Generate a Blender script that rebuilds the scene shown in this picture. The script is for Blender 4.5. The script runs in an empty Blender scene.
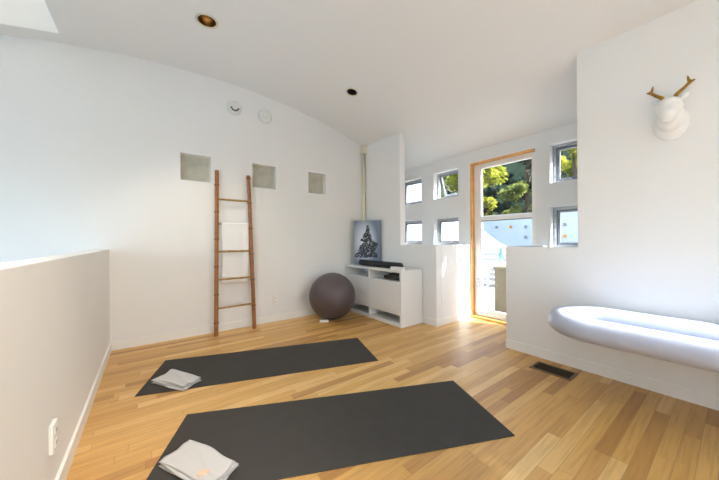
import bpy, bmesh, math, random
from mathutils import Vector, Matrix
random.seed(7)
S = bpy.context.scene
C = S.collection
PI = math.pi

# ------------------------------------------------------------------ helpers
def tag(o, label=None, cat=None, group=None, kind=None):
    if label: o['label'] = label
    if cat: o['category'] = cat
    if group: o['group'] = group
    if kind: o['kind'] = kind
    return o

def empty(name, loc=(0, 0, 0), rz=0.0):
    o = bpy.data.objects.new(name, None)
    o.location = loc; o.rotation_euler = (0, 0, rz)
    o.empty_display_size = 0.1
    C.objects.link(o)
    return o

class MB:
    def __init__(s): s.v = []; s.f = []
    def box(s, x0, x1, y0, y1, z0, z1):
        n = len(s.v)
        s.v += [(x0,y0,z0),(x1,y0,z0),(x1,y1,z0),(x0,y1,z0),(x0,y0,z1),(x1,y0,z1),(x1,y1,z1),(x0,y1,z1)]
        s.f += [tuple(n+i for i in q) for q in ((3,2,1,0),(4,5,6,7),(0,1,5,4),(1,2,6,5),(2,3,7,6),(3,0,4,7))]
        return s
    def prism(s, pts, axis, a, b):
        """polygon pts extruded along axis from a to b; pts are the other two coordinates in order"""
        def mk(p, t):
            q = list(p); q.insert(axis, t); return tuple(q)
        n = len(s.v); m = len(pts)
        s.v += [mk(p, a) for p in pts] + [mk(p, b) for p in pts]
        s.f += [tuple(range(n+m-1, n-1, -1)), tuple(range(n+m, n+2*m))]
        s.f += [(n+i, n+(i+1) % m, n+m+(i+1) % m, n+m+i) for i in range(m)]
        return s
    def tube(s, pts, rad, n=16, closed=False, caps=True, up=(0, 0, 1), sq=1.0):
        P = [Vector(p) for p in pts]; m = len(P)
        if not isinstance(rad, (list, tuple)): rad = [rad]*m
        base = len(s.v); up = Vector(up)
        for i, p in enumerate(P):
            if closed: t = P[(i+1) % m]-P[i-1]
            else: t = P[min(i+1, m-1)]-P[max(i-1, 0)]
            t.normalize()
            a = t.cross(up)
            if a.length < 1e-4: a = t.cross(Vector((1, 0, 0)))
            a.normalize(); b = a.cross(t)
            for k in range(n):
                an = 2*PI*k/n
                s.v.append(tuple(p+(a*math.cos(an)+b*math.sin(an)*sq)*rad[i]))
        R = m if closed else m-1
        for i in range(R):
            for k in range(n):
                j = (i+1) % m
                s.f.append((base+i*n+k, base+i*n+(k+1) % n, base+j*n+(k+1) % n, base+j*n+k))
        if caps and not closed:
            s.f.append(tuple(base+k for k in range(n-1, -1, -1)))
            s.f.append(tuple(base+(m-1)*n+k for k in range(n)))
        return s
    def lathe(s, prof, c=(0, 0, 0), ax='z', n=32, cap=True):
        """profile of (radius, height) turned about ax through c"""
        base = len(s.v); m = len(prof)
        for r, h in prof:
            for k in range(n):
                a = 2*PI*k/n; x, y = r*math.cos(a), r*math.sin(a)
                p = {'z': (x, y, h), 'y': (x, h, y), 'x': (h, x, y)}[ax]
                s.v.append((p[0]+c[0], p[1]+c[1], p[2]+c[2]))
        for i in range(m-1):
            for k in range(n):
                s.f.append((base+i*n+k, base+i*n+(k+1) % n, base+(i+1)*n+(k+1) % n, base+(i+1)*n+k))
        if cap and prof[0][0] > 1e-6: s.f.append(tuple(base+k for k in range(n-1, -1, -1)))
        if cap and prof[-1][0] > 1e-6: s.f.append(tuple(base+(m-1)*n+k for k in range(n)))
        return s
    def ell(s, c, r, nu=28, nv=16, mat=None):
        base = len(s.v); c = Vector(c)
        for j in range(nv+1):
            th = PI*j/nv
            for i in range(nu):
                ph = 2*PI*i/nu
                p = Vector((r[0]*math.sin(th)*math.cos(ph), r[1]*math.sin(th)*math.sin(ph), r[2]*math.cos(th)))
                if mat: p = mat @ p
                s.v.append(tuple(p+c))
        for j in range(nv):
            for i in range(nu):
                s.f.append((base+j*nu+i, base+(j+1)*nu+i, base+(j+1)*nu+(i+1) % nu, base+j*nu+(i+1) % nu))
        return s
    def grid(s, fn, nu, nv):
        base = len(s.v)
        for j in range(nv+1):
            for i in range(nu+1): s.v.append(tuple(fn(i/nu, j/nv)))
        for j in range(nv):
            for i in range(nu):
                a = base+j*(nu+1)+i
                s.f.append((a, a+1, a+nu+2, a+nu+1))
        return s
    def build(s, name, mat, parent=None, bevel=0, smooth=False, seg=2, fix=True):
        me = bpy.data.meshes.new(name)
        me.from_pydata(s.v, [], s.f); me.validate()
        if fix:
            bm = bmesh.new(); bm.from_mesh(me)
            bmesh.ops.remove_doubles(bm, verts=bm.verts, dist=1e-6)
            bmesh.ops.recalc_face_normals(bm, faces=bm.faces)
            bm.to_mesh(me); bm.free()
        if mat: me.materials.append(mat)
        o = bpy.data.objects.new(name, me)
        C.objects.link(o)
        if parent: o.parent = parent
        if smooth:
            for p in me.polygons: p.use_smooth = True
        if bevel:
            b = o.modifiers.new('bevel', 'BEVEL'); b.width = bevel; b.segments = seg; b.limit_method = 'ANGLE'
        return o

def bake(o):
    """apply the object's modifiers to its mesh"""
    dg = bpy.context.evaluated_depsgraph_get(); dg.update()
    me = bpy.data.meshes.new_from_object(o.evaluated_get(dg))
    o.modifiers.clear()
    old = o.data; nm = old.name
    o.data = me; bpy.data.meshes.remove(old); me.name = nm
    return o

def cut(o, cutters):
    """cut the given closed MB shapes out of o"""
    tmp = []
    for c in cutters:
        k = c.build('cutter', None); tmp.append(k)
        m = o.modifiers.new('cut', 'BOOLEAN'); m.operation = 'DIFFERENCE'; m.solver = 'EXACT'; m.object = k
    bake(o)
    for k in tmp:
        d = k.data; bpy.data.objects.remove(k); bpy.data.meshes.remove(d)
    return o

def copy_thing(o, parent=None):
    kids = [c for c in C.objects if c.parent == o]
    c = o.copy(); C.objects.link(c)
    if parent: c.parent = parent
    for k in kids: copy_thing(k, c)
    return c

def box(name, mat, b, parent=None, bevel=0.0):
    return MB().box(*b).build(name, mat, parent, bevel)

def struct(o):
    o['kind'] = 'structure'; return o

# ------------------------------------------------------------------ materials
def srgb(r, g, b):
    f = lambda c: (c/255/12.92) if c/255 <= .04045 else ((c/255+.055)/1.055)**2.4
    return (f(r), f(g), f(b), 1)

def mat(name, col, rough=.5, metal=0.0, spec=.5, bump=None, var=None, coat=0.0, sheen=0.0):
    """principled material with procedural noise variation (var = (scale, amount)) and bump (scale, strength)"""
    m = bpy.data.materials.new(name); m.use_nodes = True
    nt = m.node_tree; N = nt.nodes; L = nt.links
    p = N['Principled BSDF']
    p.inputs['Base Color'].default_value = col
    p.inputs['Roughness'].default_value = rough
    p.inputs['Metallic'].default_value = metal
    p.inputs['Specular IOR Level'].default_value = spec
    p.inputs['Coat Weight'].default_value = coat
    p.inputs['Sheen Weight'].default_value = sheen
    tc = N.new('ShaderNodeTexCoord')
    if var:
        n = N.new('ShaderNodeTexNoise'); n.inputs['Scale'].default_value = var[0]; n.inputs['Detail'].default_value = 4
        L.new(tc.outputs['Object'], n.inputs['Vector'])
        r = N.new('ShaderNodeValToRGB')
        a = var[1]
        r.color_ramp.elements[0].position = .3; r.color_ramp.elements[1].position = .7
        r.color_ramp.elements[0].color = [c*(1-a) for c in col[:3]]+[1]
        r.color_ramp.elements[1].color = [min(1, c*(1+a)) for c in col[:3]]+[1]
        L.new(n.outputs['Fac'], r.inputs['Fac']); L.new(r.outputs['Color'], p.inputs['Base Color'])
    if bump:
        n = N.new('ShaderNodeTexNoise'); n.inputs['Scale'].default_value = bump[0]; n.inputs['Detail'].default_value = 3
        L.new(tc.outputs['Object'], n.inputs['Vector'])
        b = N.new('ShaderNodeBump'); b.inputs['Strength'].default_value = bump[1]; b.inputs['Distance'].default_value = .005
        L.new(n.outputs['Fac'], b.inputs['Height']); L.new(b.outputs['Normal'], p.inputs['Normal'])
    return m

class G:
    """tiny node-graph writer"""
    def __init__(s, m): s.nt = m.node_tree; s.N = s.nt.nodes; s.L = s.nt.links
    def put(s, sock, v):
        if isinstance(v, bpy.types.NodeSocket): s.L.new(v, sock)
        else: sock.default_value = v
    def m(s, op, a, b=0.0, c=0.0):
        n = s.N.new('ShaderNodeMath'); n.operation = op
        for i, v in enumerate((a, b, c)): s.put(n.inputs[i], v)
        return n.outputs[0]
    def xyz(s, x, y, z):
        n = s.N.new('ShaderNodeCombineXYZ')
        for i, v in enumerate((x, y, z)): s.put(n.inputs[i], v)
        return n.outputs[0]
    def noise(s, vec, scale, detail=3):
        n = s.N.new('ShaderNodeTexNoise'); s.L.new(vec, n.inputs['Vector'])
        n.inputs['Scale'].default_value = scale; n.inputs['Detail'].default_value = detail
        return n.outputs['Fac']
    def white(s, vec):
        n = s.N.new('ShaderNodeTexWhiteNoise'); n.noise_dimensions = '3D'; s.L.new(vec, n.inputs['Vector'])
        return n.outputs['Value']
    def ramp(s, fac, stops):
        n = s.N.new('ShaderNodeValToRGB'); s.put(n.inputs['Fac'], fac)
        e = n.color_ramp.elements
        while len(e) < len(stops): e.new(.5)
        for x, (p, c) in zip(e, stops): x.position = p; x.color = c
        return n.outputs['Color']
    def mix(s, fac, a, b, mode='MIX'):
        n = s.N.new('ShaderNodeMix'); n.data_type = 'RGBA'; n.blend_type = mode
        s.put(n.inputs['Factor'], fac); s.put(n.inputs['A'] if False else n.inputs[6], a); s.put(n.inputs[7], b)
        return n.outputs[2]
    def sep(s):
        t = s.N.new('ShaderNodeTexCoord'); x = s.N.new('ShaderNodeSeparateXYZ')
        s.L.new(t.outputs['Object'], x.inputs[0])
        return t.outputs['Object'], x.outputs[0], x.outputs[1], x.outputs[2]

def wood_floor():
    m = mat('oak_strip_floor', srgb(195, 150, 95), rough=.3, spec=.75)
    g = G(m); p = g.N['Principled BSDF']
    o, x, y, z = g.sep()
    Wd, Ln = .066, .95
    row = g.m('FLOOR', g.m('DIVIDE', y, Wd))
    off = g.m('MULTIPLY', g.white(g.xyz(row, 3.1, 0.0)), Ln*5)
    xs = g.m('ADD', x, off)
    k = g.m('FLOOR', g.m('DIVIDE', xs, Ln))
    rnd = g.white(g.xyz(row, k, 1.7)); rnd2 = g.white(g.xyz(k, row, 8.3))
    base = g.ramp(rnd, [(0, srgb(170, 122, 62)), (.3, srgb(203, 156, 86)), (.75, srgb(213, 168, 97)), (1, srgb(226, 188, 124))])
    # grain along the board
    gv = g.xyz(g.m('MULTIPLY', xs, 2.2), g.m('MULTIPLY', y, 38), g.m('MULTIPLY', rnd2, 30))
    gr = g.noise(gv, 1.6, 5)
    grc = g.ramp(gr, [(.3, (.72, .66, .56, 1)), (.55, (1, 1, 1, 1)), (.8, (1.0, .97, .92, 1))])
    c = g.mix(.75, base, grc, 'MULTIPLY')
    fy = g.m('FRACT', g.m('DIVIDE', y, Wd)); fx = g.m('FRACT', g.m('DIVIDE', xs, Ln))
    ey = g.m('LESS_THAN', g.m('MINIMUM', fy, g.m('SUBTRACT', 1.0, fy)), .014)
    ex = g.m('LESS_THAN', g.m('MINIMUM', fx, g.m('SUBTRACT', 1.0, fx)), .0012)
    e = g.m('MAXIMUM', ey, ex)
    c = g.mix(g.m('MULTIPLY', e, .5), c, srgb(110, 70, 35))
    g.put(p.inputs['Base Color'], c)
    g.put(p.inputs['Roughness'], g.m('ADD', .34, g.m('MULTIPLY', gr, .16)))
    b = g.N.new('ShaderNodeBump'); b.inputs['Strength'].default_value = .12; b.inputs['Distance'].default_value = .002
    g.put(b.inputs['Height'], g.m('SUBTRACT', gr, e)); g.L.new(b.outputs['Normal'], p.inputs['Normal'])
    return m

def glass_mat(name, tint):
    m = bpy.data.materials.new(name); m.use_nodes = True
    nt = m.node_tree; N = nt.nodes; L = nt.links
    N.remove(N['Principled BSDF'])
    t = N.new('ShaderNodeBsdfTransparent'); t.inputs[0].default_value = tint
    gl = N.new('ShaderNodeBsdfGlossy'); gl.inputs['Roughness'].default_value = .02
    lw = N.new('ShaderNodeLayerWeight'); lw.inputs['Blend'].default_value = .5
    g = G(m); fr = g.m('MULTIPLY_ADD', g.m('POWER', lw.outputs['Facing'], 5.0), .9, .03)
    mx = N.new('ShaderNodeMixShader')
    L.new(fr, mx.inputs[0]); L.new(t.outputs[0], mx.inputs[1]); L.new(gl.outputs[0], mx.inputs[2])
    L.new(mx.outputs[0], N['Material Output'].inputs[0])
    return m

def leaf_mat(name, a, b, trans=.5):
    m = bpy.data.materials.new(name); m.use_nodes = True
    g = G(m); N = g.N; L = g.L
    N.remove(N['Principled BSDF'])
    tc = N.new('ShaderNodeTexCoord')
    f = g.noise(tc.outputs['Object'], 1.6, 5)
    c = g.ramp(f, [(.35, a), (.65, b)])
    d = N.new('ShaderNodeBsdfDiffuse'); t = N.new('ShaderNodeBsdfTranslucent')
    L.new(c, d.inputs[0]); L.new(c, t.inputs[0])
    mx = N.new('ShaderNodeMixShader'); mx.inputs[0].default_value = trans
    L.new(d.outputs[0], mx.inputs[1]); L.new(t.outputs[0], mx.inputs[2])
    L.new(mx.outputs[0], N['Material Output'].inputs[0])
    return m

WALL = (.80, .80, .795, 1)
M = {}
M['wall'] = mat('white_wall_paint', WALL, .65, spec=.25, bump=(220, .03), var=(1.3, .012))
M['ceil'] = mat('white_ceiling_paint', (.80, .80, .795, 1), .7, spec=.2, bump=(200, .03))
M['rail_paint'] = mat('weathered_white_paint', (.5, .5, .49, 1), .6, var=(6, .05))
M['trim'] = mat('white_trim_paint', (.83, .82, .80, 1), .4, bump=(60, .01))
M['floor'] = wood_floor()
M['mat'] = mat('charcoal_mat_rubber', srgb(68, 66, 63), .85, spec=.15, bump=(260, .25), var=(9, .05))
M['towel'] = mat('white_terry_cloth', (.58, .57, .56, 1), .95, spec=.1, bump=(420, .5), sheen=.3)
M['peach'] = mat('peach_ribbon', srgb(240, 190, 160), .7, bump=(200, .1))
M['ball'] = mat('charcoal_ball_vinyl', srgb(88, 78, 80), .42, spec=.4, bump=(90, .05), var=(6, .05))
M['bamboo'] = mat('brown_bamboo', srgb(150, 98, 52), .45, var=(18, .22), bump=(60, .08))
M['rung'] = mat('olive_bamboo', srgb(156, 126, 72), .5, var=(30, .22), bump=(60, .08))
M['cord'] = mat('dark_bamboo_node', srgb(112, 66, 34), .6, var=(40, .2))
M['cab'] = mat('white_melamine', (.80, .80, .79, 1), .38, bump=(80, .01))
M['black'] = mat('black_fabric', srgb(46, 43, 46), .8, bump=(500, .3))
M['blackp'] = mat('black_plastic', srgb(40, 40, 43), .35, var=(20, .08))
M['whitep'] = mat('white_plastic', (.82, .81, .79, 1), .35, bump=(60, .01))
M['alarm'] = mat('off_white_plastic', (.74, .75, .74, 1), .4, bump=(60, .01))
M['slot'] = mat('dark_slot', srgb(60, 58, 56), .6, var=(30, .05))
M['nichef'] = mat('grey_green_plaster', srgb(186, 184, 170), .7, var=(7, .16), bump=(40, .15))
M['steel'] = mat('brushed_aluminium', srgb(176, 178, 182), .38, metal=.6, var=(20, .05))
M['bronze'] = mat('bronze_metal', srgb(120, 98, 66), .4, metal=.7, var=(30, .12))
M['brown'] = mat('dark_brown_metal', srgb(62, 48, 34), .5, metal=.4, var=(30, .1))
M['gold'] = mat('antique_gold', srgb(160, 118, 42), .38, metal=.7, var=(30, .22))
M['plaster'] = mat('white_plaster', (.84, .83, .81, 1), .45, bump=(70, .03))
M['beige'] = mat('beige_paint', srgb(214, 209, 188), .5, var=(10, .04))
M['oak'] = mat('honey_pine', srgb(226, 168, 96), .45, var=(14, .14), bump=(60, .05))
M['vinyl'] = mat('silver_grey_vinyl', srgb(178, 184, 202), .38, spec=.5, bump=(34, .12), var=(12, .03))
M['grey'] = mat('grey_metal', srgb(140, 143, 152), .45, metal=.2, var=(20, .05))
M['gold_refl'] = mat('gold_reflector', srgb(84, 62, 34), .32, metal=.85, var=(16, .1))
M['dark_refl'] = mat('black_baffle', srgb(22, 17, 16), .6, var=(16, .1))
M['deck'] = mat('pale_deck_boards', srgb(158, 153, 144), .7, var=(6, .08))
M['stucco'] = mat('white_stucco', (.62, .66, .72, 1), .85, bump=(60, .2), var=(2, .03))  # white house wall, its bluish shade put into the colour
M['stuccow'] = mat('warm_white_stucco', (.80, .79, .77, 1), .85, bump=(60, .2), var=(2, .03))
M['blue'] = mat('blue_canvas', srgb(110, 150, 200), .8, var=(8, .08))
M['khaki'] = mat('khaki_panel', srgb(104, 95, 74), .7, var=(8, .08), bump=(80, .1))
M['bark'] = mat('brown_bark', srgb(92, 74, 58), .9, var=(9, .25), bump=(20, .5))
M['hill'] = mat('dark_scrub', srgb(74, 88, 56), .95, var=(.9, .5), bump=(3, .8))
M['leafy'] = leaf_mat('yellow_green_leaves', srgb(120, 126, 36), srgb(200, 196, 84))
M['leafd'] = leaf_mat('dark_green_leaves', srgb(22, 38, 30), srgb(48, 68, 54), .25)
M['leafm'] = leaf_mat('olive_green_leaves', srgb(92, 104, 44), srgb(164, 166, 92))
M['orange'] = mat('orange_lamp_glass', srgb(226, 150, 70), .4, var=(10, .1))
M['glass'] = glass_mat('window_glass', (.94, .95, .95, 1))
M['tinted'] = glass_mat('bronze_glass', (.70, .66, .58, 1))  # tint put in to warm and dim the stairwell skylight
M['clear'] = glass_mat('clear_glass', (.94, .95, .95, 1))

# ------------------------------------------------------------------ dimensions of the room
B = 3.799          # back wall
RX = 2.919         # right wall face
DX = 3.684         # wall with the glass door
LX = -.331         # low wall at left
NY = -2.7          # wall behind the camera
FX = -2.7          # far left wall beyond the stairwell
PH = 1.028         # low wall height
def zc(x): return 3.075-7.2+math.sqrt(7.2**2-(x-.55)**2)   # curved ceiling
T = .10

# floor
struct(MB().box(LX-.1, DX+.16, NY, B, -.2, 0).build('floor', M['floor']))
struct(MB().box(FX, LX-.1, NY, B, -2.9, -2.7).build('floor_stairwell', M['floor']))

# curved ceiling
cb = MB(); n = 64; pts = []
x0, x1 = FX-.15, DX+.16
for i in range(n+1):
    x = x0+(x1-x0)*i/n; pts.append((x, zc(x)))
pts += [(x, z+.22) for x, z in reversed(pts)]
cb.prism(pts, 1, NY-.15, B+.15)
ceil = struct(cb.build('ceiling', M['ceil']))
CANS = [((.418, 2.839), .078), ((2.005, 2.842), .066), ((.25, .55), .078)]
SKY1 = (-1.9, -.648, 2.72, 3.64)         # skylight over the stairwell
FILL_SKY2 = (.2, 1.5, -1.7, -.7)              # unseen skylight added behind the camera to brighten the room
FILL_SKY3 = (-1.9, -.648, -.6, .4)  # another unseen skylight added for fill light
cutters = [MB().lathe([(r+.007, 2.2), (r+.007, 3.6)], (c[0], c[1], 0), n=40) for c, r in CANS]
for s in (SKY1, FILL_SKY2, FILL_SKY3): cutters.append(MB().box(s[0], s[1], s[2], s[3], 2.0, 4.0))
# made-up slot above the bench, shaped so light covers the tube; near end slanted
LD = Vector((-.012, .5, -1))     # direction of the light that falls through the slot
SLOT = [(2.335, -1.75), (2.885, -1.02)]
for i in range(17):
    a = PI*i/16
    SLOT.append((2.61+.275*math.cos(a), -.555+.255*math.sin(a)))
SLOT = SLOT
cutters.append(MB().prism(SLOT, 2, 2.0, 4.0))
cut(ceil, cutters)
for o in (ceil,):
    for p in o.data.polygons: p.use_smooth = False

def shaft(name, s, h, gm='clear'):
    x0, x1, y0, y1 = s; e = .003
    x0 += e; x1 -= e; y0 += e; y1 -= e
    t = .05; m = MB()
    def lo(xa, xb): return [(xa+(xb-xa)*i/12, zc(xa+(xb-xa)*i/12)+.004) for i in range(13)]
    for ya, yb in ((y0-t, y0), (y1, y1+t)):
        m.prism(lo(x0-t, x1+t)+[(x1+t, h), (x0-t, h)], 1, ya, yb)
    for xa, xb in ((x0-t, x0), (x1, x1+t)):
        m.prism(lo(xa, xb)+[(xb, h), (xa, h)], 1, y0, y1)
    o = struct(m.build(name, M['ceil'], fix=False))
    MB().box(x0-t, x1+t, y0-t, y1+t, h, h+.012).build('glass', M[gm], o)
    return o
shaft('window_skylight', SKY1, 3.88, 'tinted')
shaft('window_skylight', FILL_SKY2, 4.6)  # added skylight, out of view
shaft('window_skylight', FILL_SKY3, 4.2)  # added skylight, out of view
mm = MB()
ins = SLOT; nS = len(ins); cx = sum(p[0] for p in ins)/nS; cy = sum(p[1] for p in ins)/nS
for i in range(nS):
    a = Vector(ins[i]); b = Vector(ins[(i+1) % nS]); d = (b-a).normalized(); nrm = Vector((d.y, -d.x))
    if nrm.dot(a-Vector((cx, cy))) < 0: nrm = -nrm
    a = a-nrm*.003; b = b-nrm*.003; a2 = a+nrm*.03-d*.01; b2 = b+nrm*.03+d*.01
    k = len(mm.v)
    mm.prism([tuple(a), tuple(b), tuple(b2), tuple(a2)], 2, 2.81, 4.0)
    for q in range(k+4, k+8):        # the shaft leans the way the light falls
        v = mm.v[q]; mm.v[q] = (v[0]-LD.x*1.19, v[1]-LD.y*1.19, v[2])
struct(mm.build('window_skylight_slot', M['ceil']))  # unseen shaft added to shape the light on the bench

# back wall with three niches
NI = [(.281, .592), (1.079, 1.388), (1.884, 2.170)]
NB, NT, ND = 1.807, 2.117, .085
wb = struct(MB().box(FX-.15, DX+.16, B, B+.15, -2.9, 3.1).build('wall_back', M['wall']))
cut(wb, [MB().box(a, b, B-.05, B+ND, NB, NT) for a, b in NI])
# near wall with an added fill-light window, far left wall with a wide window
wf = struct(box('wall_front', M['wall'], (FX-.15, DX+.16, NY-.15, NY, -2.9, 3.1)))
FW = (.2, 2.5, .25, 2.15)
cut(wf, [MB().box(FW[0], FW[1], NY-.3, NY+.1, FW[2], FW[3])])
m = MB(); t = .05
m.box(FW[0], FW[1], NY-.1, NY-.04, FW[2], FW[2]+t); m.box(FW[0], FW[1], NY-.1, NY-.04, FW[3]-t, FW[3])
for x in (FW[0], (FW[0]+FW[1])/2-t/2, FW[1]-t): m.box(x, x+t, NY-.1, NY-.04, FW[2]+t, FW[3]-t)
o = struct(m.build('window_front', M['trim']))  # unseen window added to light the room from behind the camera
MB().box(FW[0]+.02, FW[1]-.02, NY-.075, NY-.065, FW[2]+.02, FW[3]-.02).build('glass', M['clear'], o)
wl = struct(box('wall_left', M['wall'], (FX-.15, FX, NY, B, -2.9, 2.5)))
LW = [(-2.3, 3.5, .15, 2.15), (-2.3, 3.5, -2.2, -.35)]
cut(wl, [MB().box(FX-.3, FX+.1, *w) for w in LW])
for w in LW:
    m = MB(); t = .05
    m.box(FX-.1, FX-.04, w[0], w[1], w[2], w[2]+t); m.box(FX-.1, FX-.04, w[0], w[1], w[3]-t, w[3])
    k = 4
    for i in range(k+1):
        y = w[0]+(w[1]-w[0])*i/k
        y0 = min(max(y-t/2, w[0]), w[1]-t); m.box(FX-.1, FX-.04, y0, y0+t, w[2]+t, w[3]-t)
    o = struct(m.build('window_stairwell', M['trim']))
    MB().box(FX-.075, FX-.065, w[0]+.02, w[1]-.02, w[2]+.02, w[3]-.02).build('glass', M['clear'], o)
# low wall at left
struct(box('wall_low_left', M['wall'], (LX-.11, LX, NY, B, -2.7, 1.027), bevel=.004))

# right wall: full height near, low toward the doorway; then low and full height again up to the back wall
YA, YB, YC, YD = .825, 1.432, 2.306, 2.94
zt = zc(RX)+.05
struct(MB().prism([(NY, 0), (YB, 0), (YB, PH), (YA, PH), (YA, zt), (NY, zt)], 0, RX, RX+T).build('wall_right', M['wall'], bevel=.004))
struct(MB().prism([(YC, 0), (B, 0), (B, zt), (YD, zt), (YD, PH), (YC, PH)], 0, RX, RX+T).build('wall_right_corner', M['wall'], bevel=.004))
# low returns from these walls to the door wall
struct(box('wall_return_left', M['wall'], (RX+T, DX, YC, YC+T, 0, PH), bevel=.002))
struct(box('wall_return_right', M['wall'], (RX+T, DX, YB-T, YB, 0, PH), bevel=.002))
# door wall
wd = struct(box('wall_door', M['wall'], (DX, DX+.16, NY, B, -2.9, 2.55)))
WINS = [(2.50, 2.95, 1.745, 2.172), (2.50, 2.95, 1.02, 1.442), (3.205, 3.715, 1.72, 2.156), (3.205, 3.715, 1.02, 1.442),
        (.85, 1.298, 1.735, 2.182), (.85, 1.298, 1.0, 1.468)]
DO = (1.452, 2.300, .0, 2.184)
cut(wd, [MB().box(DX-.1, DX+.3, *w) for w in WINS]+[MB().box(DX-.1, DX+.3, *DO)])

# baseboards
def base(name, b): return struct(box(name, M['trim'], b))
bh, bt = .085, .013
base('baseboard_back', (LX, RX, B-bt, B, 0, bh))
base('baseboard_left', (LX, LX+bt, NY, B-bt, 0, bh))
base('baseboard_right', (RX-bt, RX, NY, YB, 0, bh))
base('baseboard_corner', (RX-bt, RX, YC-bt, B-bt, 0, bh))
base('baseboard_return', (RX, DX, YC-bt, YC, 0, bh))

# ------------------------------------------------------------------ glass door
d = struct(empty('door_1', (DX, (DO[0]+DO[1])/2, 0)))
oy = (DO[0]+DO[1])/2
def dpart(name, mt, b, parent=d, bevel=.002):   # b in world coordinates
    return MB().box(b[0]-DX, b[1]-DX, b[2]-oy, b[3]-oy, b[4], b[5]).build(name, mt, parent, bevel)
j = .024
fr = MB()
for b in ((DX-.004, DX+.15, DO[1]-j, DO[1], 0, DO[3]), (DX+.05, DX+.15, DO[0], DO[0]+j*.6, 0, DO[3]), (DX-.004, DX+.15, DO[0]+j*.6, DO[1]-j, DO[3]-j*.8, DO[3])):
    fr.box(b[0]-DX, b[1]-DX, b[2]-oy, b[3]-oy, b[4], b[5])
fo = fr.build('door_frame', M['oak'], d); fo['label'] = 'honey coloured pine door frame'
th = dpart('threshold', M['oak'], (DX-.03, DX+.15, DO[0]+.015, DO[1]-j, 0.0, .03)); th['label'] = 'pine threshold'
dy0, dy1, dz0, dz1 = DO[0]+.016, DO[1]-j-.002, .034, DO[3]-.022
dx0, dx1 = DX+.055, DX+.098
GB, GT = .125, 2.095
gy0, gy1 = dy0+.045, dy1-.105
dpart('stile', M['trim'], (dx0, dx1, dy0, gy0, dz0, dz1)); dpart('stile', M['trim'], (dx0, dx1, gy1, dy1, dz0, dz1))
dpart('rail', M['trim'], (dx0, dx1, gy0, gy1, dz0, GB)); dpart('rail', M['trim'], (dx0, dx1, gy0, gy1, GT, dz1))
mr = dpart('rail', M['trim'], (dx0-.006, dx1, gy0, gy1, 1.365, 1.425))
dpart('strip', M['grey'], (dx0-.008, dx1, gy0, gy1, 1.352, 1.365), mr)
dpart('glass', M['glass'], (dx0+.018, dx0+.024, gy0, gy1, GB, 1.352)); dpart('glass', M['glass'], (dx0+.018, dx0+.024, gy0, gy1, 1.425, GT))
hy = gy1+.05
hd = MB(); hd.lathe([(.021, -.012), (.021, 0)], (dx0-DX-.0, hy-oy, .53), 'x', 20)
hd.tube([(dx0-DX-.01, hy-oy, .53), (dx0-DX-.05, hy-oy, .53), (dx0-DX-.056, hy-oy-.03, .53), (dx0-DX-.056, hy-oy-.12, .528)], .009, 10)
hd.box(dx0-DX-.006, dx0-DX, hy-oy-.016, hy-oy+.016, .42, .51)
hd.build('handle', M['steel'], d, smooth=False)

# ------------------------------------------------------------------ small windows in the door wall
for i, w in enumerate(WINS):
    y0, y1, z0, z1 = w
    wn = struct(empty('window_%d' % (i+1), (DX+.09, (y0+y1)/2, z1)))
    cyy = (y0+y1)/2
    def wp(name, mt, b, parent=wn, bevel=.0015):
        return MB().box(b[0], b[1], b[2]-cyy, b[3]-cyy, b[4]-z1, b[5]-z1).build(name, mt, parent, bevel)
    f = .032
    m = MB()
    for b in ((0, .05, y0, y0+f, z0, z1), (0, .05, y1-f, y1, z0, z1), (0, .05, y0+f, y1-f, z0, z0+f), (0, .05, y0+f, y1-f, z1-f, z1)):
        m.box(b[0], b[1], b[2]-cyy, b[3]-cyy, b[4]-z1, b[5]-z1)
    frm = m.build('frame', M['steel'], wn, .002)
    for zz in (.2, .5, .8):      # hinge screws on the frame
        MB().box(-.003, 0, y1-f*.7-cyy, y1-f*.35-cyy, z0+(z1-z0)*zz-.012-z1, z0+(z1-z0)*zz+.012-z1).build('hinge', M['grey'], frm)
    sa = MB(); g0, g1, h0, h1 = y0+f+.004, y1-f-.004, z0+f+.004, z1-f-.004; q = .026
    for b in ((.012, .045, g0, g0+q, h0, h1), (.012, .045, g1-q, g1, h0, h1), (.012, .045, g0+q, g1-q, h0, h0+q), (.012, .045, g0+q, g1-q, h1-q, h1)):
        sa.box(b[0], b[1], b[2]-cyy, b[3]-cyy, b[4]-h1, b[5]-h1)
    so = sa.build('sash', M['grey'], wn, .002)
    so.location = (0, 0, h1-z1)
    gl = MB().box(.026, .031, g0+q-cyy, g1-q-cyy, h0+q-h1, h1-q-h1).build('glass', M['glass'], so)
    hn = MB().box(-.02, .012, -.05, .05, -(h1-h0)+.004, -(h1-h0)+.02).build('latch', M['grey'], so, .003)
    if i == 0: so.rotation_euler = (0, -.38, 0)     # pushed open at the bottom
    MB().box(-.09, 0, y0-cyy, y1-cyy, z0-.012-z1+.012, z0-z1+.008).build('sill', M['trim'], wn)

# ------------------------------------------------------------------ niches
nlab = ['grey-green back panel of the leftmost square wall recess, left of the bamboo ladder',
        'grey-green back panel of the middle square wall recess, just right of the ladder top',
        'grey-green back panel of the rightmost square wall recess, nearest the corner conduit']
for (a, b), lb in zip(NI, nlab):
    t = empty('niche_panel', ((a+b)/2, B+ND, NB))
    tag(t, lb, 'niche', 'square recesses in the back wall')
    w = (b-a)/2; h = NT-NB
    MB().box(-w, w, -.006, 0, 0, h).build('back_board', M['nichef'], t)
    m = MB(); q = .008
    m.box(-w, -w+q, -.012, -.006, 0, h); m.box(w-q, w, -.012, -.006, 0, h); m.box(-w+q, w-q, -.012, -.006, 0, q); m.box(-w+q, w-q, -.012, -.006, h-q, h)
    m.build('edge_frame', M['beige'], t)

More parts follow.
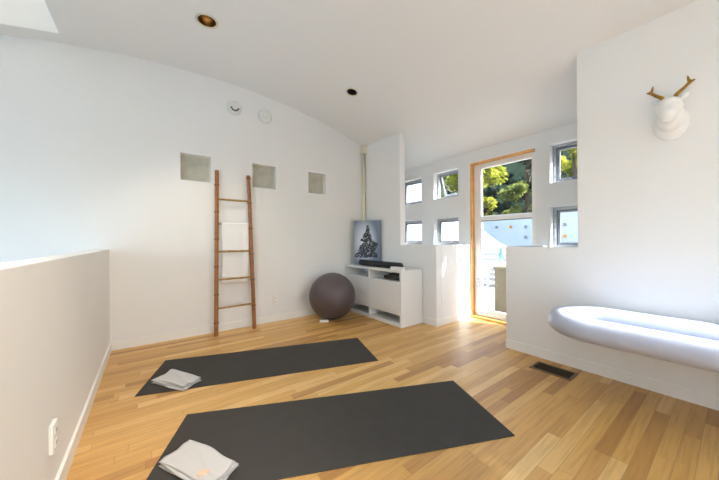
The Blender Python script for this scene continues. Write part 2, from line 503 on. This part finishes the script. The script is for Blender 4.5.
# ------------------------------------------------------------------ recessed ceiling lights
for i, (c, r) in enumerate(CANS):
    z = zc(c[0])
    t = empty('recessed_light', (c[0], c[1], z)); 
    sl = -(c[0]-.55)/7.2; t.rotation_euler = (0, -math.asin(sl), 0)
    tag(t, ('recessed ceiling light with a glowing gold reflector, nearer the skylight', 'recessed ceiling light with a dark black baffle, nearer the corner with the conduit', 'recessed ceiling light with a gold reflector, straight above the viewer')[i], 'ceiling light', 'recessed lights in the curved ceiling')
    MB().lathe([(r+.016, -.003), (r+.016, .001), (r-.004, .001), (r-.004, -.003), (r+.016, -.003)], n=40, cap=False).build('trim_ring', M['beige'], t, smooth=False)
    MB().lathe([(r-.002, .0), (r-.004, .06), (r-.012, .135), (.03, .14)], n=40, cap=False).build('reflector', M['dark_refl'] if i == 1 else M['gold_refl'], t, smooth=True, fix=False)
    bm_ = mat('lamp_glass', srgb(250, 226, 180), .3, bump=(20, .01))
    if i != 1:
        p = bm_.node_tree.nodes['Principled BSDF']; p.inputs['Emission Color'].default_value = (1, .78, .45, 1); p.inputs['Emission Strength'].default_value = 6
    else:
        bm_.node_tree.nodes['Principled BSDF'].inputs['Base Color'].default_value = srgb(26, 22, 20)
    MB().ell((0, 0, .125), (r*.42, r*.42, .028)).build('bulb', bm_, t, smooth=True)

# ------------------------------------------------------------------ wall devices
def disc(name, x, z, r, dep, label, holes):
    t = empty(name, (x, B, z)); tag(t, label, 'alarm')
    MB().lathe([(0, -dep), (r*.62, -dep), (r*.9, -dep*.8), (r, -dep*.3), (r, 0)], ax='y', n=40).build('housing', M['alarm'], t, smooth=False, bevel=.002)
    if holes:
        for k in range(5):
            a = PI*(1.12+.19*k)
            MB().box(-.011, .011, -.006, 0, -.008, .008).build('slot', M['slot'], t).location = (math.cos(a)*r*.5, -dep, math.sin(a)*r*.5)
    else:
        MB().lathe([(r*.34, -.004), (r*.34, 0), (r*.28, 0), (r*.28, -.004), (r*.34, -.004)], (0, -dep, 0), 'y', 30, False).build('ring', M['beige'], t)
        MB().lathe([(0, -.006), (r*.12, -.005), (r*.14, 0)], (0, -dep, 0), 'y', 20).build('button', M['whitep'], t)
disc('fire_alarm', .857, 2.775, .088, .045, 'round white alarm with an arc of dark slots, high on the back wall', True)
disc('smoke_detector', 1.241, 2.768, .092, .048, 'plain round white smoke detector with a central ring, right of the slotted alarm', False)

def outlet(loc, rz, label):
    t = empty('wall_outlet', loc, rz); tag(t, label, 'outlet', 'white wall outlets')
    MB().box(-.036, .036, -.014, 0, -.058, .058).build('cover_plate', M['whitep'], t, .004)
    for s in (-1, 1):
        r = MB().box(-.017, .017, -.0165, -.014, s*.026-.015, s*.026+.015).build('socket', M['trim'], t, .004)
        m = MB()
        for q in (-.006, .006): m.box(q-.0015, q+.0015, -.0171, -.0165, s*.026-.005, s*.026+.006)
        m.build('slot', M['slot'], r)
outlet((1.376, B, .295), 0, 'white wall outlet on the back wall midway between ladder and exercise ball')
outlet((1.752, B, .312), 0, 'white wall outlet on the back wall right beside the exercise ball')
outlet((LX, 1.69, .30), PI/2, 'white wall outlet on the low wall at the left, close to the viewer')

# corner conduit
t = empty('conduit', (RX-.036, B-.036, .0)); tag(t, 'beige conduit running up the corner to a small box near the ceiling', 'conduit')
MB().tube([(0, 0, .745), (0, 0, 2.545)], .028, 16).build('pipe', M['beige'], t, smooth=True)
MB().box(-.052, .034, -.052, .034, 2.545, 2.69).build('junction_box', M['beige'], t, .004)

# ------------------------------------------------------------------ bamboo ladder
lad = empty('bamboo_ladder', (.83, 3.65, 0)); tag(lad, 'brown bamboo ladder leaning against the white back wall', 'ladder')
Pl0, Pl1 = Vector((.612, 3.632, .0)), Vector((.652, 3.772, 1.955))
Pr0, Pr1 = Vector((1.052, 3.655, .0)), Vector((1.020, 3.772, 1.94))
O_ = Vector((.83, 3.65, 0))
def rail(a, b, ph):
    ps, rs = [], []; L = 150
    for i in range(L+1):
        u = i/L; ps.append(a.lerp(b, u)-O_)
        k = (u*6+ph) % 1.0; dd = min(k, 1-k)
        rs.append(.0238-.002*u+.0045*math.exp(-(dd/.035)**2)-.0012*math.exp(-((dd-.09)/.05)**2))
    r = MB().tube(ps, rs, 16, up=(0, 1, 0)).build('rail', M['bamboo'], lad, smooth=True)
    for q in range(7):
        u = (q-ph)/6
        if .01 < u < .99:
            c = a.lerp(b, u)-O_; dr = (b-a).normalized()
            MB().tube([c-dr*.006, c+dr*.006], .0282-.002*u, 16, up=(0, 1, 0)).build('node_ring', M['cord'], r, smooth=False)
rail(Pl0, Pl1, .55); rail(Pr0, Pr1, .1)
RZ = [1.607, 1.31, .977, .645, .31]
for z in RZ:
    a = Pl0.lerp(Pl1, z/1.955)-O_; b = Pr0.lerp(Pr1, z/1.94)-O_
    ps = [a.lerp(b, i/20) for i in range(21)]
    MB().tube(ps, [.0115+(.002 if i in (7, 14) else 0) for i in range(21)], 12).build('rung', M['rung'], lad, smooth=True)

# towel hung over the second rung
ry = 3.7265; rz = 1.31
def hang(u, v):
    x = .693+.312*u; prof = v*1.5
    # front flap, over the rung, back flap
    if v < .52:
        k = v/.52; z = .585+(rz-.585)*k
        back = 3.7115+.022*(1-k)**.5
        y = ry-.0165+(.031)*(1-k)**.6; 
    elif v < .58:
        a = (v-.52)/.06*PI; y = ry-.0165*math.cos(a); z = rz+.0165*math.sin(a)
    else:
        k = (v-.58)/.42; z = rz-(rz-.66)*k; y = ry+.0165+.012*k
    wob = .004*math.sin(u*9+1)*(1 if v < .5 else .6)*min(1, abs(z-rz)*4)
    return Vector((x+.004*math.sin(z*9), y+wob, z))
hw = MB().grid(hang, 30, 90).build('hanging_towel', mat('bright_white_cotton', (.86, .86, .86, 1), .9, spec=.1, bump=(300, .3)), None, smooth=True)
sm = hw.modifiers.new('solid', 'SOLIDIFY'); sm.thickness = .005; sm.offset = 0
tag(hw, 'white towel hung over the second rung from the top of the bamboo ladder', 'towel')

# ------------------------------------------------------------------ yoga mats
def yoga(cx, cy, ang, L, W, label):
    t = MB()
    n = 40
    def f(u, v):
        return Vector(((u-.5)*L, (v-.5)*W, .006))
    t.box(-L/2, L/2, -W/2, W/2, 0, .006)
    o = t.build('yoga_mat', M['mat'], None, .0025)
    o.location = (cx, cy, .0); o.rotation_euler = (0, 0, ang)
    tag(o, label, 'yoga mat', 'yoga mats on the floor')
    return o
def fit4(p):
    cx = sum(a[0] for a in p)/4; cy = sum(a[1] for a in p)/4
    return cx, cy
m1 = [(-.091, 2.56), (.128, 3.158), (1.877, 2.573), (1.663, 1.973)]
c1 = fit4(m1); yoga(c1[0]-.007, c1[1]+.002, math.atan2(-.586, 1.752), 1.856, .634, 'dark grey yoga mat lying nearer the ladder wall')
# second mat continues out of view at the lower left
dv = Vector((1.891-.183, 1.34-2.094)).normalized(); nv = Vector((dv.y, -dv.x))
c2 = Vector((.183, 2.094))+dv*.934+nv*.319
yoga(c2.x, c2.y, math.atan2(dv.y, dv.x), 1.868, .638, 'dark grey yoga mat lying nearer the viewer, in the foreground')

# folded towels
def folded(corners, z, label, seed, layers=3, th=.0095):
    rnd = random.Random(seed)
    P = [Vector((x, y, 0)) for x, y in corners]
    cen = sum(P, Vector())/4
    m = MB()
    for l in range(layers):
        off = Vector((rnd.uniform(-.008, .008), rnd.uniform(-.008, .008), 0))
        k = 1-.02*l
        Q = [(p-cen)*k+off for p in P]
        ph = [rnd.uniform(0, 6) for _ in range(4)]
        nu, nv = 26, 20
        def surf(u, v, top):
            p = Q[0].lerp(Q[1], u).lerp(Q[3].lerp(Q[2], u), v)
            e = min(u, 1-u, v, 1-v); r = min(1, e/.07)
            edge = math.sqrt(max(0, 1-(1-r)**2))
            wv = .0045*math.sin(u*5+ph[0])*math.sin(v*4+ph[1])+.003*math.sin(u*11+v*7+ph[2])
            wx = .006*math.sin(v*6+ph[3]); wy = .006*math.sin(u*7+ph[1])
            mid = l*th+th*.5
            h = (mid+th*.5*edge*1.05) if top else (mid-th*.5*edge)
            lift = max(0, wv)*(l+1)/layers*(1.5 if top or l else 0)
            return Vector((p.x+wx, p.y+wy, max(0.0, h+lift)))
        m.grid(lambda u, v: surf(u, v, True), nu, nv)
        m.grid(lambda u, v: surf(u, v, False), nu, nv)
    o = m.build('folded_towel', M['towel'], None, smooth=True)
    o.location = (cen.x, cen.y, z)
    tag(o, label, 'towel', 'folded towels on the mats')
    return o
folded([(.0, 2.715), (.142, 2.835), (.325, 2.525), (.195, 2.425)], .0062, 'folded white towel on the left end of the mat nearer the ladder', 3)
# the near towel with a peach ribbon end
ft = folded([(.03, 1.685), (.175, 1.78), (.345, 1.455), (.215, 1.355)], .0062, 'folded white towel with a peach band end, on the mat nearest the viewer', 11)
MB().box(-.024, .024, -.014, .014, 0, .012).build('ribbon', M['peach'], ft, .006)
rb = [o for o in C.objects if o.name.startswith('ribbon')][0]
rb.location = (-.001, -.097, .027); rb.rotation_euler = (0, 0, -.5); rb['label'] = 'peach ribbon end'

# ------------------------------------------------------------------ exercise ball and the small white block
R = .322
prof = []
for i in range(0, 97):
    a = -PI/2+PI*i/96
    rr = R+.0009*math.sin(a*46)
    prof.append((max(0, rr*math.cos(a)), rr*math.sin(a)))
bo = MB().lathe(prof, n=80).build('exercise_ball', M['ball'], None, smooth=True)
bo.location = (2.062, 3.435, R); bo.rotation_euler = (.0, .0, .3)
tag(bo, 'large dark grey exercise ball on the floor beside the white media cabinet', 'exercise ball')
wbk = MB().box(-.062, .062, -.032, .032, 0, .032).build('white_block', M['whitep'], None, .013, seg=4)
wbk.location = (1.885, 3.36, 0); wbk.rotation_euler = (0, 0, -.5)
tag(wbk, 'small white rounded block on the floor at the foot of the exercise ball', 'block')

# ------------------------------------------------------------------ media cabinet
mc = empty('media_cabinet', (2.725, 3.15, 0)); tag(mc, 'long white media cabinet with open slots standing in the corner against the wall', 'cabinet')
CX0, CX1, CY0, CY1, CH = 2.51, 2.904, 2.52, 3.78, .715
def cp(name, b, mt=M['cab'], bev=.002): return MB().box(b[0]-2.725, b[1]-2.725, b[2]-3.15, b[3]-3.15, b[4], b[5]).build(name, mt, mc, bev)
pt = .03; ym = (CY0+CY1)/2+.02
cp('top_panel', (CX0, CX1, CY0, CY1, CH-pt, CH))
cp('side_panel', (CX0, CX1, CY0, CY0+pt, 0, CH-pt)); cp('side_panel', (CX0, CX1, CY1-pt, CY1, 0, CH-pt))
cp('bottom_panel', (CX0, CX1, CY0+pt, CY1-pt, .0, .045))
cp('back_panel', (CX1-.012, CX1, CY0+pt, CY1-pt, .045, CH-pt))
cp('divider', (CX0+.004, CX1-.012, ym-.012, ym+.012, .045, CH-pt))
cp('shelf', (CX0+.012, CX1-.012, CY0+pt, ym-.012, .552, .570)); cp('shelf', (CX0+.012, CX1-.012, ym+.012, CY1-pt, .552, .570))
cp('flap_door', (CX0+.002, CX0+.02, CY0+pt+.002, ym-.0015, .148, .568), bev=.0015)
cp('flap_door', (CX0+.002, CX0+.02, ym+.0015, CY1-pt-.002, .148, .568), bev=.0015)

# things on and in the cabinet
sbx = MB(); LS = .95; ps = []; rs = []
for i in range(25):
    u = i/24; e = min(u, 1-u)*LS
    ps.append((0, (u-.5)*LS, .046)); rs.append(.043*math.sqrt(max(.04, 1-(1-min(1, e/.03))**2)))
sb = empty('soundbar', (2.605, 2.985, CH)); tag(sb, 'long rounded black soundbar lying on top of the white cabinet', 'soundbar')
MB().tube(ps, rs, 24).build('body', M['black'], sb, smooth=True)
MB().box(-.02, .02, -.4, .4, .0005, .007).build('foot_strip', M['blackp'], sb)
wx = MB().box(-.029, .029, -.1, .1, 0, .040).build('white_box', M['whitep'], None, .005)
wx.location = (2.60, 2.584, CH); wx.rotation_euler = (0, 0, 0)
wx.location = (2.553, 2.628, CH); wx.rotation_euler = (0, 0, .12)
tag(wx, 'small flat white box in front of the right end of the soundbar on the cabinet', 'box')
sb.location = (2.628, 3.078, CH)
cbx = empty('cable_box', (2.70, 2.78, .5705)); tag(cbx, 'flat black cable box in the right upper slot of the cabinet', 'cable box')
MB().box(-.12, .12, -.15, .15, .006, .05).build('case', M['blackp'], cbx, .004)
MB().box(-.123, -.12, -.06, .06, .02, .036).build('display', M['slot'], cbx)
for sx in (-.09, .09):
    for sy in (-.12, .12): MB().box(sx-.012, sx+.012, sy-.012, sy+.012, 0, .006).build('foot', M['slot'], cbx)
MB().box(-.09, .07, -.1, .1, .0, .03).build('hard_drive', M['slot'], None, .004)
hdv = C.objects['hard_drive']; hdv.location = (2.71, 2.77, .621); tag(hdv, 'smaller dark grey box stacked on the black cable box in the cabinet slot', 'box')

# canvas print
def art_mat():
    m = mat('ink_print', srgb(150, 160, 172), .6)
    g = G(m); p = g.N['Principled BSDF']
    o, x, y, z = g.sep()
    # backdrop: pale in the middle, slate blue to the edges
    cx = g.m('DIVIDE', x, .21); cz = g.m('DIVIDE', g.m('SUBTRACT', z, .36), .38)
    rad = g.m('SQRT', g.m('ADD', g.m('MULTIPLY', cx, cx), g.m('MULTIPLY', cz, cz)))
    rad = g.m('ADD', rad, g.m('MULTIPLY', cx, .25))
    bg = g.ramp(rad, [(.1, srgb(226, 230, 236)), (.55, srgb(184, 194, 208)), (1.0, srgb(112, 124, 144))])
    hw_ = g.m('MULTIPLY', g.m('SUBTRACT', .61, z), .40)
    nz = g.noise(o, 40, 4); nz2 = g.noise(o, 60, 2); nz3 = g.noise(o, 8, 3)
    edge = g.m('ADD', hw_, g.m('MULTIPLY', g.m('SUBTRACT', nz3, .5), .34))
    ins = g.m('GREATER_THAN', edge, g.m('ABSOLUTE', x))
    low = g.m('GREATER_THAN', g.m('ADD', z, g.m('MULTIPLY', g.m('SUBTRACT', nz, .5), .1)), .115)
    ink = g.m('GREATER_THAN', g.m('ADD', nz, g.m('MULTIPLY', nz2, .35)), .60)
    msk = g.m('MULTIPLY', g.m('MULTIPLY', ins, low), ink)
    c = g.mix(msk, bg, srgb(34, 36, 44))
    soft = g.m('MULTIPLY', g.m('MULTIPLY', ins, low), .35)
    c = g.mix(soft, c, srgb(60, 66, 80))
    g.put(p.inputs['Base Color'], c)
    return m
al, ar = Vector((2.598, 3.648)), Vector((2.882, 3.335))
aw = (ar-al).length; ang = math.atan2((ar-al).y, (ar-al).x)
cv = empty('canvas_print', ((al.x+ar.x)/2, (al.y+ar.y)/2, CH+.0015), ang); tag(cv, 'slate blue canvas print with a dark ink figure, leaning in the corner on the cabinet', 'picture')
cv.rotation_euler = (-.012, 0, ang)
AH = .695
MB().box(-aw/2, aw/2, -.003, 0, 0, AH).build('canvas', art_mat(), cv)
MB().box(-aw/2, aw/2, 0, .03, 0, AH).build('stretcher', mat('slate_canvas_edge', srgb(70, 78, 92), .7, var=(8, .1)), cv)

# ------------------------------------------------------------------ floor vent
fv = empty('floor_vent', (2.703, .94, 0)); tag(fv, 'bronze floor vent with dark louvres set in the wood floor by the right wall', 'vent')
m = MB(); w, l, q = .094, .15, .02
m.box(-w, -w+q, -l, l, 0, .006); m.box(w-q, w, -l, l, 0, .006); m.box(-w+q, w-q, -l, -l+q, 0, .006); m.box(-w+q, w-q, l-q, l, 0, .006)
m.build('frame', M['bronze'], fv, .002)
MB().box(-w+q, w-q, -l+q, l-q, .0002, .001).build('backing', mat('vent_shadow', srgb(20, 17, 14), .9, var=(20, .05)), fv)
m = MB(); k = 22
for i in range(k):
    y = -l+q+(2*l-2*q)*(i+.5)/k
    m.box(-w+q, w-q, y-.0018, y+.0018, .001, .005)
for x in (-.025, .025): m.box(x-.002, x+.002, -l+q, l-q, .001, .0054)
m.build('louvres', M['brown'], fv)

# ------------------------------------------------------------------ deer head
dh = empty('deer_head', (RX, .285, 1.93)); tag(dh, 'white deer head wall mount with gold antlers on the right wall', 'wall ornament')
m = MB()
m.ell((-.012, 0, -.035), (.035, .088, .115))                       # shield
m.ell((-.055, 0, -.01), (.07, .066, .085))                           # neck
m.ell((-.098, 0, .055), (.07, .066, .068))                           # skull
m.ell((-.145, 0, -.005), (.052, .045, .055), mat=Matrix.Rotation(.5, 3, 'Y'))     # muzzle
m.ell((-.165, 0, -.035), (.03, .034, .028))
for s in (-1, 1):
    m.ell((-.06, s*.066, .118), (.012, .03, .018), mat=Matrix.Rotation(s*.9, 3, 'X'))
hb = m.build('head', M['plaster'], dh)
rm = hb.modifiers.new('r', 'REMESH'); rm.mode = 'VOXEL'; rm.voxel_size = .005
sm = hb.modifiers.new('s', 'SMOOTH'); sm.iterations = 9; sm.factor = .5
bake(hb)
for p in hb.data.polygons: p.use_smooth = True
for s in (-1, 1):
    MB().ell((-.146, s*.045, .062), (.009, .008, .009), 14, 10).build('eye', M['plaster'], dh, smooth=True)
def antler(s):
    m = MB()
    pts = [(-.085, s*.018, .105), (-.08, s*.036, .140), (-.072, s*.062, .165), (-.064, s*.085, .192), (-.058, s*.092, .212)]
    m.tube(pts, [.0125, .0115, .010, .009, .007], 12, up=(1, 0, 0))
    m.tube([(-.062, s*.086, .192), (-.056, s*.100, .206), (-.052, s*.112, .210)], [.0085, .0075, .004], 10, up=(1, 0, 0))
    m.tube([(-.06, s*.088, .200), (-.058, s*.083, .226), (-.056, s*.080, .246)], [.008, .0065, .003], 10, up=(1, 0, 0))
    m.build('antler', M['gold'], dh, smooth=True)
antler(1); antler(-1)

# ------------------------------------------------------------------ silver ring bench on the right wall
br = .081; bxf, bxb, bz = 2.362, 2.828, .485
cxm = (bxf+bxb)/2; rr = (bxb-bxf)/2; ye, yn = .605, -1.5
pts = []
for i in range(60): pts.append((bxf, yn+(ye-yn)*i/60, bz))
for i in range(40):
    a = PI-PI*i/40; pts.append((cxm+rr*math.cos(a), ye+rr*math.sin(a), bz))
for i in range(60): pts.append((bxb, ye-(ye-yn)*i/60, bz))
for i in range(40):
    a = -PI*i/40; pts.append((cxm+rr*math.cos(a), yn+rr*math.sin(a), bz))
bn = empty('ring_bench', (cxm, 0, bz)); tag(bn, 'long silver-grey padded oval tube bench jutting out from the right wall', 'bench')
MB().tube([(p[0]-cxm, p[1], p[2]-bz) for p in pts], br, 32, closed=True).build('padded_tube', M['vinyl'], bn, smooth=True)
MB().prism([(-rr, yn), (rr, yn)]+[(rr*math.cos(PI*i/24), ye+rr*math.sin(PI*i/24)) for i in range(25)], 2, -.035, -.015).build('seat_panel', M['vinyl'], bn)  # hidden panel added so slot light does not reach the floor
for y in (.35, -.4, -1.2):
    m = MB(); m.box(.3, RX-cxm-.0, y-.025, y+.025, -.03, .03); m.box(RX-cxm-.008, RX-cxm, y-.05, y+.05, -.07, .07)
    m.build('wall_bracket', M['steel'], bn)

# ------------------------------------------------------------------ outside
struct(box('deck', M['deck'], (DX+.16, 7.4, -3, 7, -.35, -.06)))
struct(box('ground', mat('garden_soil', srgb(120, 125, 95), .9, var=(1, .2)), (7.4, 60, -40, 45, -1.6, -1.5)))
def gar(name, label, cat, loc, group=None):
    return tag(empty(name, loc), label, cat, group)
pl = gar('planter', 'tall khaki planter box standing outside the glass door', 'planter', (4.45, 2.17, -.06))
MB().box(-.12, .12, -.2, .13, 0, .70).build('box', M['khaki'], pl, .006)
MB().box(-.135, .135, -.215, .145, .70, .735).build('rim', M['khaki'], pl, .004)
# deck railing
ral = gar('deck_railing', 'white slatted railing along the edge of the deck outside', 'railing', (7.2, 3.2, -.06))
MB().box(-.04, .04, -3, 3, .86, .92).build('top_rail', M['rail_paint'], ral, .004)
for i in range(5): MB().box(-.035, .035, -3+1.45*i, -2.93+1.45*i, 0, .86).build('post', M['trim'], ral)
m = MB()
for i in range(6): m.box(-.02, .02, -2.95, 2.95, .08+.13*i, .16+.13*i)
m.build('slats', M['rail_paint'], ral)
tb = gar('patio_table', 'white patio table on the deck outside the door', 'table', (6.5, 3.42, -.06))
MB().box(-.35, .35, -.42, .42, .58, .62).build('tabletop', M['trim'], tb, .006)
for sx in (-.3, .3):
    for sy in (-.36, .36): MB().box(sx-.025, sx+.025, sy-.025, sy+.025, 0, .58).build('leg', M['trim'], tb)
um = gar('lantern', 'small blue cone-shaped lantern standing on the white patio table', 'lantern', (6.5, 3.28, .56))
MB().lathe([(0, 0), (.07, 0), (.07, .03), (.02, .05), (.02, .1), (0, .1)], n=20).build('base', M['steel'], um)
MB().lathe([(0, .1), (.075, .1), (.06, .2), (.03, .34), (0, .38)], n=20).build('shade', M['blue'], um, smooth=True)
# neighbouring houses
nb = gar('neighbour_house', 'pale stucco house in shade seen across the deck', 'house', (11.2, 2, -1.5))
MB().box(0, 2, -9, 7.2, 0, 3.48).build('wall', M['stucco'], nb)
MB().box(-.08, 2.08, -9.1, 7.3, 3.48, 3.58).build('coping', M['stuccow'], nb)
for yy, zz, mm_ in ((1.51, 3.09, 'grey'), (1.51, 2.70, 'orange'), (3.83, 3.09, 'grey'), (3.28, 3.08, 'orange'), (2.74, 3.06, 'grey'), (2.74, 2.68, 'grey')):
    MB().box(-.08, 0, yy-.045, yy+.045, zz-.055, zz+.055).build('wall_lamp', M[mm_], nb, .02)
# sunlit gable wall in front of it, its top sloping down
sw = MB().prism([(-3.6, -1.44), (1.2, -1.44), (1.2, .5), (.14, 1.0), (-1.07, 2.02), (-3.6, 2.02)], 1, -.12, .12).build('garden_wall', M['stuccow'])
sw.location = (8.35, 4.45, 0); sw.rotation_euler = (0, 0, -math.radians(52))
tag(sw, 'bright white garden wall with a sloping top edge, outside beyond the deck', 'wall')
# hill
hm = MB()
def hillf(u, v):
    y = -40+74*u; x = 27+16*v
    return Vector((x+2*math.sin(u*17), y, -2+21*math.sin(v*PI/2)*min(1, (1-u)*9)+1.6*math.sin(u*23+1)*v+.8*math.sin(u*57)*v))
struct(hm.grid(hillf, 90, 14).build('hill', M['hill'], smooth=True))
# trees
def tree(x, y, h, r, mt, label, n, leaf, seed, zlo=.25, conic=False):
    rnd = random.Random(seed)
    t = gar('leafy_tree' if not conic else 'conifer_tree', label, 'tree', (x, y, -1.5), 'trees beyond the deck')
    b = MB(); b.tube([(0, 0, 0), (.1, .05, h*.4), (0, .1, h*.8)], [.2, .14, .05], 10)
    for k in range(6):
        a = rnd.uniform(0, 6.28); z = h*rnd.uniform(.3, .7)
        b.tube([(0.05, .05, z), (math.cos(a)*r*.4, math.sin(a)*r*.4, z+h*.12), (math.cos(a)*r*.7, math.sin(a)*r*.7, z+h*.18)], [.07, .045, .02], 7)
    b.build('trunk', M['bark'], t, smooth=True)
    cl = []
    for k in range(46):
        v = rnd.random()
        if conic: z = h*(zlo+(1-zlo)*v); R_ = r*(1-v)*.95+.15
        else:
            z = h*(zlo+(1-zlo)*v); R_ = r*math.sqrt(max(.05, 1-(2*v-1)**2))
        a = rnd.uniform(0, 6.28); q = math.sqrt(rnd.random())
        cl.append((Vector((math.cos(a)*R_*q, math.sin(a)*R_*q, z)), rnd.uniform(.35, .75)*r*.42))
    vs, fs = [], []
    for i in range(n):
        c, cr = rnd.choice(cl)
        dv = Vector((rnd.gauss(0, 1), rnd.gauss(0, 1), rnd.gauss(0, .8))).normalized()*cr*rnd.random()**.4
        p = c+dv
        a = Vector((rnd.gauss(0, 1), rnd.gauss(0, 1), rnd.gauss(0, 1))).normalized()
        b2 = a.orthogonal().normalized()
        sgl = leaf*rnd.uniform(.6, 1.2); k = len(vs)
        vs += [tuple(p+a*sgl), tuple(p+b2*sgl*.45), tuple(p-a*sgl), tuple(p-b2*sgl*.45)]
        fs.append((k, k+1, k+2, k+3))
    mb = MB(); mb.v = vs; mb.f = fs
    mb.build('foliage', mt, t, fix=False)
tree(15.6, 9.9, 7.6, 2.1, M['leafy'], 'bright yellow-green leafy tree at the left of the view through the door', 9000, .16, 1)
tree(16.6, 7.2, 5.6, 1.5, M['leafm'], 'low olive-green bushy tree in the middle of the view through the door', 7000, .15, 2, .1)
tree(15.8, 4.5, 8.4, 1.6, M['leafy'], 'yellow-green tree seen through the small upper window right of the door', 8000, .15, 3, .2)
tree(22, 13.0, 12, 2.1, M['leafd'], 'tall dark green tree behind the yellow-green tree', 12000, .2, 4)
tree(21.5, 9.0, 12, 2.1, M['leafd'], 'tall dark green tree standing at the right behind the low bushes', 12000, .2, 5)
tree(17.5, 12.8, 8, 1.7, M['leafm'], 'olive-green tree seen through the small upper window left of the door', 9000, .17, 9)

# ------------------------------------------------------------------ light
W = bpy.data.worlds.new('sky'); S.world = W; W.use_nodes = True
nt = W.node_tree
SUN = Vector((-1, 1.8, -1.77)).normalized()
st = nt.nodes.new('ShaderNodeTexSky'); st.sky_type = 'NISHITA'; st.sun_disc = False
st.sun_elevation = math.asin(-SUN.z); st.sun_rotation = math.atan2(-SUN.x, -SUN.y)
st.air_density = 1.0; st.dust_density = 2.0; st.ozone_density = .6
bg = nt.nodes['Background']; nt.links.new(st.outputs[0], bg.inputs[0]); bg.inputs[1].default_value = .32

def light(name, typ, loc, d, energy, col=(1, 1, 1), **kw):
    l = bpy.data.lights.new(name, typ); l.energy = energy; l.color = col
    o = bpy.data.objects.new(name, l); C.objects.link(o)
    o.location = loc; o.rotation_euler = Vector(d).to_track_quat('-Z', 'Y').to_euler()
    for k, v in kw.items(): setattr(l, k, v)
    return o
light('sun', 'SUN', (10, -20, 14), SUN, 12, (.83, .92, 1), angle=.009)
# added spot lamp, in place of sun, aimed through the roof slot at the bench
tgt = Vector((2.60, .13, .5))
light('sun_glint', 'SPOT', tgt-LD*60, LD, 230000, (.95, .97, 1), spot_size=.029, spot_blend=.0, shadow_soft_size=.4)
# portals for the sky light
def portal(loc, d, sx, sy):
    o = light('sky_portal', 'AREA', loc, d, 1, shape='RECTANGLE', size=sx, size_y=sy)
    o.data.cycles.is_portal = True
    return o
# area lamps added to boost daylight at the stairwell, front and roof openings
DAY = (.62, .82, 1)
for zz, sx, pw in ((1.15, 2.0, 4), (-1.28, 1.85, 115)):
    light('window_daylight', 'AREA', (FX-.2, .6, zz), (1, 0, 0), pw, DAY, shape='RECTANGLE', size=sx, size_y=5.8)
light('front_daylight', 'AREA', ((FW[0]+FW[1])/2, NY-.2, 1.2), (0, 1, 0), 7, DAY, shape='RECTANGLE', size=2.2, size_y=1.85)
for s_, h in ((FILL_SKY2, 4.59), (FILL_SKY3, 4.19)):
    light('roof_daylight', 'AREA', ((s_[0]+s_[1])/2, (s_[2]+s_[3])/2, h), (0, 0, -1), 24 if s_ is FILL_SKY3 else 3, DAY, shape='RECTANGLE', size=s_[1]-s_[0]-.04, size_y=s_[3]-s_[2]-.04)
for c, r in (CANS[0], CANS[2]):
    light('recessed_lamp', 'SPOT', (c[0], c[1], zc(c[0])-.005), (-.27, .16, -1) if c[1] < 1 else (0, .05, -1), 85 if c[1] < 1 else 34, (1, .86, .70), spot_size=1.1 if c[1] < 1 else 1.5, spot_blend=.8, shadow_soft_size=.06)
portal(((SKY1[0]+SKY1[1])/2, (SKY1[2]+SKY1[3])/2, 3.92), (0, 0, -1), 1.25, .92)
portal((DX+.2, 1.87, 1.1), (-1, 0, 0), 2.1, .85)

# ------------------------------------------------------------------ camera
cam = bpy.data.cameras.new('camera'); co = bpy.data.objects.new('camera', cam); C.objects.link(co)
F, YAW, PIT, ROL = 282.543, .637708, .00122, -.00615
fw = Vector((math.sin(YAW)*math.cos(PIT), math.cos(YAW)*math.cos(PIT), math.sin(PIT)))
r = Vector((math.cos(YAW), -math.sin(YAW), 0)); up = r.cross(fw)
r2 = r*math.cos(ROL)+up*math.sin(ROL); u2 = -r*math.sin(ROL)+up*math.cos(ROL)
mx = Matrix((r2, u2, -fw)).transposed().to_4x4(); mx.translation = (0, 0, 1.1)
co.matrix_world = mx
cam.sensor_width = 36; cam.lens = F/719*36; cam.clip_start = .02; cam.clip_end = 300
S.camera = co

vs = S.view_settings
vs.view_transform = 'Standard'; vs.look = 'None'; vs.gamma = 1; vs.use_curve_mapping = False
vs.exposure = 1.2
S.cycles.max_bounces = 14; S.cycles.diffuse_bounces = 8; S.cycles.transparent_max_bounces = 12
S.cycles.sample_clamp_indirect = 6
S.cycles.use_denoising = True
